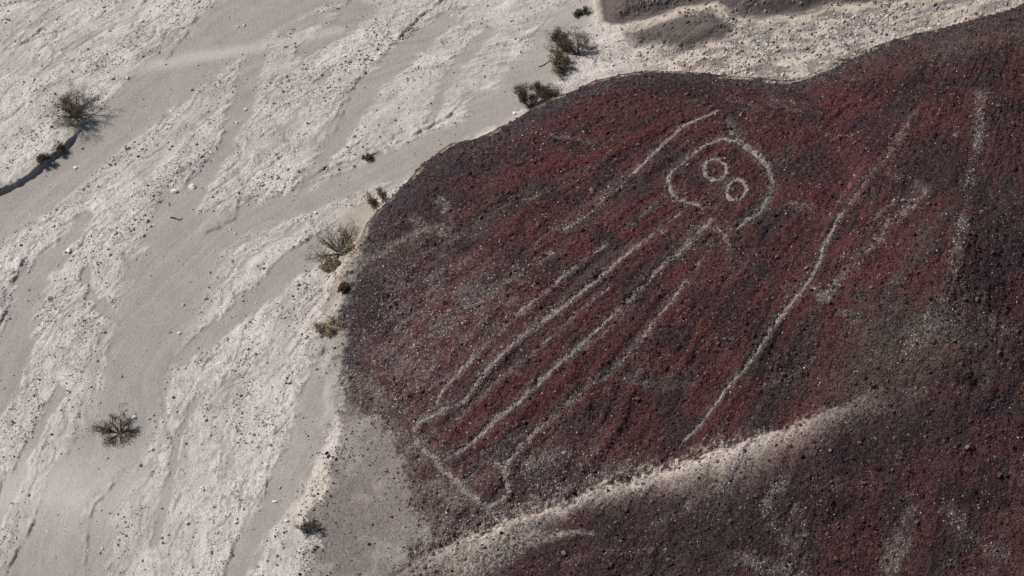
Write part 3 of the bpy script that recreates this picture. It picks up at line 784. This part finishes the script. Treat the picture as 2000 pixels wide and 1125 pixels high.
# the largest stones one can pick out, each a thing of its own
def rock_mesh(seed, name):
    r = np.random.default_rng(seed)
    t = (1 + 5 ** .5) / 2
    v = np.array([(-1, t, 0), (1, t, 0), (-1, -t, 0), (1, -t, 0), (0, -1, t), (0, 1, t), (0, -1, -t), (0, 1, -t), (t, 0, -1), (t, 0, 1), (-t, 0, -1), (-t, 0, 1)], float)
    v /= np.linalg.norm(v[0])
    f = np.array([(0, 11, 5), (0, 5, 1), (0, 1, 7), (0, 7, 10), (0, 10, 11), (1, 5, 9), (5, 11, 4), (11, 10, 2), (10, 7, 6), (7, 1, 8), (3, 9, 4), (3, 4, 2), (3, 2, 6), (3, 6, 8), (3, 8, 9), (4, 9, 5), (2, 4, 11), (6, 2, 10), (8, 6, 7), (9, 8, 1)])
    v = v * r.uniform(.72, 1.2, (12, 1)) * np.array([1.0, r.uniform(.65, .95), r.uniform(.5, .75)])
    return v, f
ROCKM = {}
def rock_material(key, col):
    return flat_material(key, col, var=.28, scale=7)
MATS = {'cream': rock_material('cream_rock', (.60, .50, .40)), 'pale': rock_material('pale_rock', (.40, .365, .34)), 'white': rock_material('white_rock', (.62, .58, .54)), 'grey': rock_material('grey_rock', (.20, .185, .18)),
        'dark': rock_material('dark_rock', (.075, .066, .068)), 'red': rock_material('red_rock', (.085, .040, .037)), 'brown': rock_material('brown_rock', (.085, .066, .062)),
        'buff': rock_material('buff_rock', (.155, .135, .122))}
for key, m in MATS.items():
    for k in range(5):
        v, f = rock_mesh(hash_ := (sum(map(ord, key)) * 10 + k), key)
        me = make_mesh(key + '_stone', v, f, m, smooth=False)
        ROCKM[key, k] = me
def place_rock(name, key, x, y, s, label, cat, group):
    o = bpy.data.objects.new(name, ROCKM[key, random.randrange(5)]); COL.objects.link(o)
    o.location = (x, y, float(ground([x], [y])[0]) + s * .18)
    o.rotation_euler = (random.uniform(-.25, .25), random.uniform(-.25, .25), random.uniform(0, 6.28))
    o.scale = (s, s * random.uniform(.8, 1.1), s * random.uniform(.8, 1.1))
    return tag(o, label, cat, group)
def pick_spots(dens, n, r, margin=15):
    out = []
    while len(out) < n:
        x = r.uniform(-36, 36, 4000); y = r.uniform(-30, 32, 4000)
        k = r.random(4000) < grid_at(dens, x, y); x, y = x[k], y[k]
        u, v = pix_of(x, y, ground(x, y))
        k = (u > margin) & (u < 2000 - margin) & (v > margin) & (v < 1125 - margin)
        out += list(zip(x[k], y[k]))
    return out[:n]
r3_ = np.random.default_rng(8)
behind = 1 - HM
for (x, y) in pick_spots(np.clip(d_riv * (HD < -6 * (XF > -14)), 0, 1), 290, r3_):
    key = r3_.choice(['pale', 'grey', 'dark'], p=[.5, .35, .15])
    place_rock('river_stone', key, x, y, float(r3_.uniform(.08, .15)), 'larger stone standing out of the pale riverbed gravel', 'stone', 'larger stones of the riverbed')
for (x, y) in pick_spots(np.clip(d_hill * (apm < .2) * (HD > .4), 0, 1), 290, r3_):
    key = r3_.choice(['red', 'brown', 'dark', 'buff'], p=[.42, .34, .18, .06])
    place_rock('hill_stone', key, x, y, float(r3_.uniform(.09, .24)), 'larger angular stone among the rubble of the dark hillside', 'stone', 'larger stones of the hillside')

def survey(u, v, sheet=plain):
    q = on_sheet([(u, v)], sheet)[0]
    for _ in range(12):
        z = ground([q[0]], [q[1]])[0]
        q = at_height([u], [v], [z])[0]
    return q
white_stones = [
    (249, 152, .20, 'small bright white stone on the silt right of the dust streak, top left'), (480, 214, .17, 'bright white stone in the narrow channel right of the oval gravel bar'),
    (463, 240, .14, 'white pebble just below another in the narrow channel right of the gravel bar'), (147, 328, .19, 'white stone on the silt right of the shaded cut bank'),
    (190, 364, .15, 'lone white stone on the left silt channel below the cut bank'), (358, 638 - 42, .15, 'small white stone on the wide silt pool'),
    (350, 651, .17, 'pale stone with a dark side at the edge of the central channel'), (560, 1022 - 4, .16, 'bright stone at the right of the lower gravel field'),
    (536, 980, .17, 'white stone near the sand strip at the foot of the hill'), (461, 1021, .17, 'white stone in the middle of the lower gravel field'),
    (597, 658, .26, 'pale slab-like stone just left of the low tan shrub'), (263, 816, .2, 'long pale stone at upper right of the lower left shrub'),
    (134, 490, .2, 'white stone on the left gravel bar'), (617, 417, .2, 'white stone in the gravel left of the bare branching shrub'),
    (1005, 222, .2, 'white stone on the sand left of the dark green shrub'), (375, 366, .3, 'cream boulder at the tip of the oval gravel bar'),
    (340, 374, .3, 'cream boulder just left of another at the gravel bar tip')]
for u, v, s, lab in white_stones:
    q = survey(u, v)
    place_rock('cream_boulder' if 'cream' in lab else 'white_stone', 'cream' if 'cream' in lab else 'white', q[0], q[1], s, lab, 'stone', 'bright stones of the riverbed')

# ------------------------------------------------------------------ shrubs and driftwood
def tube_arrays(pts, rad, sides=5):
    pts = np.asarray(pts, float); n = len(pts)
    vs = []; fs = []
    for i in range(n):
        d = pts[min(i + 1, n - 1)] - pts[max(i - 1, 0)]; d /= np.linalg.norm(d) + 1e-9
        a = np.cross(d, [0, 0, 1.0]);
        if np.linalg.norm(a) < .1: a = np.cross(d, [1.0, 0, 0])
        a /= np.linalg.norm(a); b = np.cross(d, a)
        for k in range(sides):
            t = 2 * math.pi * k / sides
            vs.append(pts[i] + rad[i] * (math.cos(t) * a + math.sin(t) * b))
    for i in range(n - 1):
        for k in range(sides):
            k2 = (k + 1) % sides
            fs.append((i * sides + k, i * sides + k2, (i + 1) * sides + k2, (i + 1) * sides + k))
    return np.array(vs), np.array(fs)

class Bag:
    def __init__(self): self.v = []; self.f = []; self.n = 0
    def add(self, v, f):
        self.v.append(v); self.f.append(f + self.n); self.n += len(v)
    def mesh(self, name, mat, smooth=True):
        return make_mesh(name, np.vstack(self.v), np.vstack(self.f), mat, smooth=smooth)

WOOD = flat_material('dry_wood', (.060, .048, .040), var=.5, scale=14)
WOODP = flat_material('bleached_wood', (.16, .13, .10), var=.4, scale=14)
LEAF = {'olive': flat_material('olive_leaf', (.118, .092, .060), var=.45, scale=4), 'dark': flat_material('dark_leaf', (.070, .060, .040), var=.5, scale=4),
        'tan': flat_material('dry_leaf', (.27, .215, .14), var=.4, scale=4), 'brown': flat_material('brown_leaf', (.095, .077, .048), var=.5, scale=4)}

def grow(r, start, dirn, length, rad, depth, bag, tips, wob=.25, up=.05, nseg=5, kids=(2, 4), sides=5):
    p = np.array(start, float); d = np.array(dirn, float); d /= np.linalg.norm(d)
    pts = [p.copy()]; rads = [rad]
    for i in range(nseg):
        d = d + r.normal(0, wob, 3) * .5 + np.array([0, 0, up]); d /= np.linalg.norm(d)
        if p[2] + d[2] * length / nseg < .05: d[2] = abs(d[2]) * .5
        p = p + d * length / nseg
        pts.append(p.copy()); rads.append(rad * (1 - .8 * (i + 1) / nseg))
        if depth == 0: tips.append((p.copy(), d.copy()))
    v, f = tube_arrays(pts, rads, sides); bag.add(v, f)
    if depth > 0:
        for _ in range(r.integers(*kids) + 1):
            t = r.uniform(.35, 1.0); i = min(int(t * nseg), nseg - 1)
            q = pts[i] + (pts[i + 1] - pts[i]) * (t * nseg - i)
            nd = d + r.normal(0, .55, 3) + np.array([0, 0, .1])
            grow(r, q, nd, length * r.uniform(.4, .65), rads[i] * .6, depth - 1, bag, tips, wob, up, 4, kids, 4)

def shrub(name, label, u, v, branches, leaf, leaves_per_tip, leaf_spread, seed, cat='shrub', depth=2, rad=.045, leaf_size=(.035, .075), wood=WOOD, sheet=plain, up=.05):
    """branches: list of (azimuth deg from +X, elevation deg, length m)"""
    r = np.random.default_rng(seed)
    q = survey(u, v, sheet)
    o = bpy.data.objects.new(name, None); COL.objects.link(o); o.location = (q[0], q[1], q[2] - .03)
    tag(o, label, cat, 'desert shrubs on the riverbed margin')
    tips = []
    for az, el, ln in branches:
        a, e = math.radians(az), math.radians(el)
        bag = Bag()
        grow(r, r.normal(0, .05, 3) * [1, 1, 0], (math.cos(a) * math.cos(e), math.sin(a) * math.cos(e), math.sin(e)), ln, rad * (.7 + .2 * ln), depth, bag, tips, up=up)
        link('branch', bag.mesh('branch', wood), o)
    if leaves_per_tip > 0 and tips:
        tp = np.array([t[0] for t in tips]); td = np.array([t[1] for t in tips])
        n = int(len(tp) * leaves_per_tip); i = r.integers(0, len(tp), n)
        c = tp[i] + r.normal(0, leaf_spread, (n, 3)) + td[i] * r.uniform(-.1, .2, (n, 1)); c[:, 2] = np.maximum(c[:, 2], .03)
        ax_ = td[i] * .8 + r.normal(0, .6, (n, 3)); ax_ /= np.linalg.norm(ax_, axis=1)[:, None]
        sd_ = np.cross(ax_, r.normal(0, 1, (n, 3))); sd_ /= np.linalg.norm(sd_, axis=1)[:, None] + 1e-9
        L = r.uniform(leaf_size[0], leaf_size[1], (n, 1)); W = L * .32
        vv = np.stack([c - ax_ * L, c + sd_ * W, c + ax_ * L, c - sd_ * W], 1).reshape(-1, 3)
        ff = np.arange(n * 4).reshape(n, 4)
        link('foliage', make_mesh('foliage', vv, ff, LEAF[leaf], smooth=False), o)
    return o

def fan(r, n, lo, hi, e0, e1, l0, l1):
    return [(lo + (hi - lo) * (i + r.uniform(-.3, .3)) / max(n - 1, 1), r.uniform(e0, e1), r.uniform(l0, l1)) for i in range(n)]
rb = np.random.default_rng(21)
shrub('desert_shrub', 'large bushy brown shrub above the shaded cut bank at upper left', 146, 226, fan(rb, 22, 0, 345, 15, 75, 1.0, 1.7), 'brown', 15, .10, 301, leaf_size=(.02, .05))
shrub('desert_shrub', 'dense dark green shrub on the sand at the hill crest edge', 1042, 212, fan(rb, 6, 20, 165, 25, 70, 1.0, 1.7) + [(5, 20, 1.8), (20, 30, 1.6), (170, 15, 1.0)], 'dark', 26, .11, 302)
shrub('desert_shrub', 'broad olive shrub with forked dark stems beside the ravine mouth', 1128, 108, fan(rb, 9, 10, 170, 25, 75, 1.0, 1.7) + [(150, 12, 1.9), (165, 8, 1.7)], 'olive', 7, .09, 303)
shrub('desert_shrub', 'small round brown shrub left of the broad olive shrub by the ravine', 1090, 86, fan(rb, 7, 0, 320, 25, 80, .5, .8), 'brown', 8, .07, 304, rad=.03)
shrub('desert_shrub', 'thin twiggy shrub below the broad olive shrub at the ravine mouth', 1101, 113, fan(rb, 6, 60, 300, 10, 60, .5, .9), 'brown', 4, .06, 305, rad=.03)
shrub('desert_shrub', 'low grey brown shrub at bottom of the cluster by the ravine mouth', 1096, 135, fan(rb, 8, 0, 330, 15, 70, .5, .85), 'brown', 9, .08, 306, rad=.03)
shrub('desert_shrub', 'little upright green sprig with a dry twig on the hill edge', 747, 398, [(90, 80, .9), (70, 65, .7), (120, 60, .6), (175, 15, .9), (190, 10, .7)], 'olive', 8, .07, 307, rad=.03)
shrub('desert_shrub', 'bare spreading shrub with dark radiating branches at the left hill foot', 669, 494, [(100, 10, 1.9), (122, 8, 2.0), (112, 25, 1.5), (168, 5, 2.1), (182, 4, 2.0), (205, 4, 2.0), (232, 6, 1.6), (75, 18, 1.8), (60, 25, 1.4), (30, 30, 1.1), (5, 25, 1.0), (-15, 10, 1.1)], 'tan', 5, .08, 308, rad=.085, up=-.09)
shrub('desert_shrub', 'rounded tan tuft just below the bare spreading shrub', 653, 524, fan(rb, 8, 0, 320, 15, 65, .35, .65), 'tan', 11, .07, 309, rad=.02)
shrub('desert_shrub', 'tiny brown tuft on the left foot of the hill', 673, 566, fan(rb, 6, 0, 300, 20, 75, .25, .45), 'brown', 9, .05, 310, rad=.018)
shrub('desert_shrub', 'low sprawling tan shrub casting shade at the left hill foot', 650, 638, fan(rb, 7, 20, 330, 8, 40, .35, .6), 'tan', 6, .06, 311, rad=.022)
shrub('desert_shrub', 'small dry tan tuft beside the low sprawling tan shrub', 634, 645, fan(rb, 5, 90, 270, 8, 40, .3, .6), 'tan', 7, .06, 312, rad=.018)
shrub('desert_shrub', 'straggling green shrub with black stems in the lower left channel', 236, 846, [(95, 45, 0.94), (118, 35, 1.09), (140, 25, 1.17), (165, 18, 1.25), (180, 12, 1.33), (196, 10, 1.25), (212, 8, 1.17), (265, 12, 0.86), (20, 15, 0.55), (-20, 10, 0.62), (75, 45, 0.78)], 'olive', 5, .08, 313, rad=.08, up=-.03)
shrub('desert_shrub', 'small dark thorny shrub on the edge of the sediment apron at bottom', 601, 1040, fan(rb, 9, 10, 200, 15, 70, .4, .7), 'brown', 3, .05, 314, rad=.035)
shrub('desert_shrub', 'little green tuft at the tip of a gravel bar above the hill edge', 718, 309, fan(rb, 5, 0, 300, 20, 65, .15, .28), 'olive', 6, .04, 315, rad=.02)
shrub('desert_shrub', 'small brown scrub on the sand near the top edge left of the dark terrace', 1135, 30, fan(rb, 6, 0, 180, 10, 60, .3, .6), 'brown', 5, .06, 316, rad=.022)
shrub('desert_shrub', 'small yellowish tuft on the cut bank at upper left', 118, 294, fan(rb, 6, 0, 300, 15, 70, .25, .45), 'olive', 8, .06, 317, rad=.018)
shrub('desert_shrub', 'dark low tuft at the lower end of the cut bank at upper left', 84, 312, fan(rb, 6, 0, 300, 15, 70, .25, .5), 'brown', 7, .06, 318, rad=.02)

def stick(label, pts, rad, mat=WOOD):
    q = np.array([survey(u, v) for u, v in pts]); q[:, 2] += rad * .9
    mid = q[0].copy()
    fine = [q[0]]
    for a, b in zip(q[:-1], q[1:]):
        for t in (.33, .66, 1): fine.append(a + (b - a) * t + np.random.default_rng(int(a[0] * 100) & 255).normal(0, .02, 3) * [1, 1, .3])
    fine = np.array(fine); fine[:, 2] = ground(fine[:, 0], fine[:, 1]) + rad * .9
    v, f = tube_arrays(fine - mid, [rad * (1 - .6 * i / (len(fine) - 1)) for i in range(len(fine))], 6)
    n = len(fine); f2 = f
    o = link('driftwood', make_mesh('driftwood', v, f2, mat)); o.location = mid
    tag(o, label, 'driftwood', 'driftwood lying on the riverbed')
stick('dark crooked driftwood stick above the wide silt pool', [(333, 425), (342, 426), (350, 430), (357, 427)], .05)
stick('thin curved driftwood twig near the sand strip at lower centre', [(618, 887), (626, 885), (633, 889)], .035)
stick('short dark stick on the gravel right of the central gravel field', [(557, 748), (563, 750), (570, 747)], .05)
stick('slender dry stick on the sand left of the ravine shrubs', [(1052, 131), (1062, 127), (1072, 121), (1083, 119)], .035)
stick('dark stick at the end of the gravel bar scarp above the hill edge', [(714, 311), (722, 305), (733, 300)], .05)
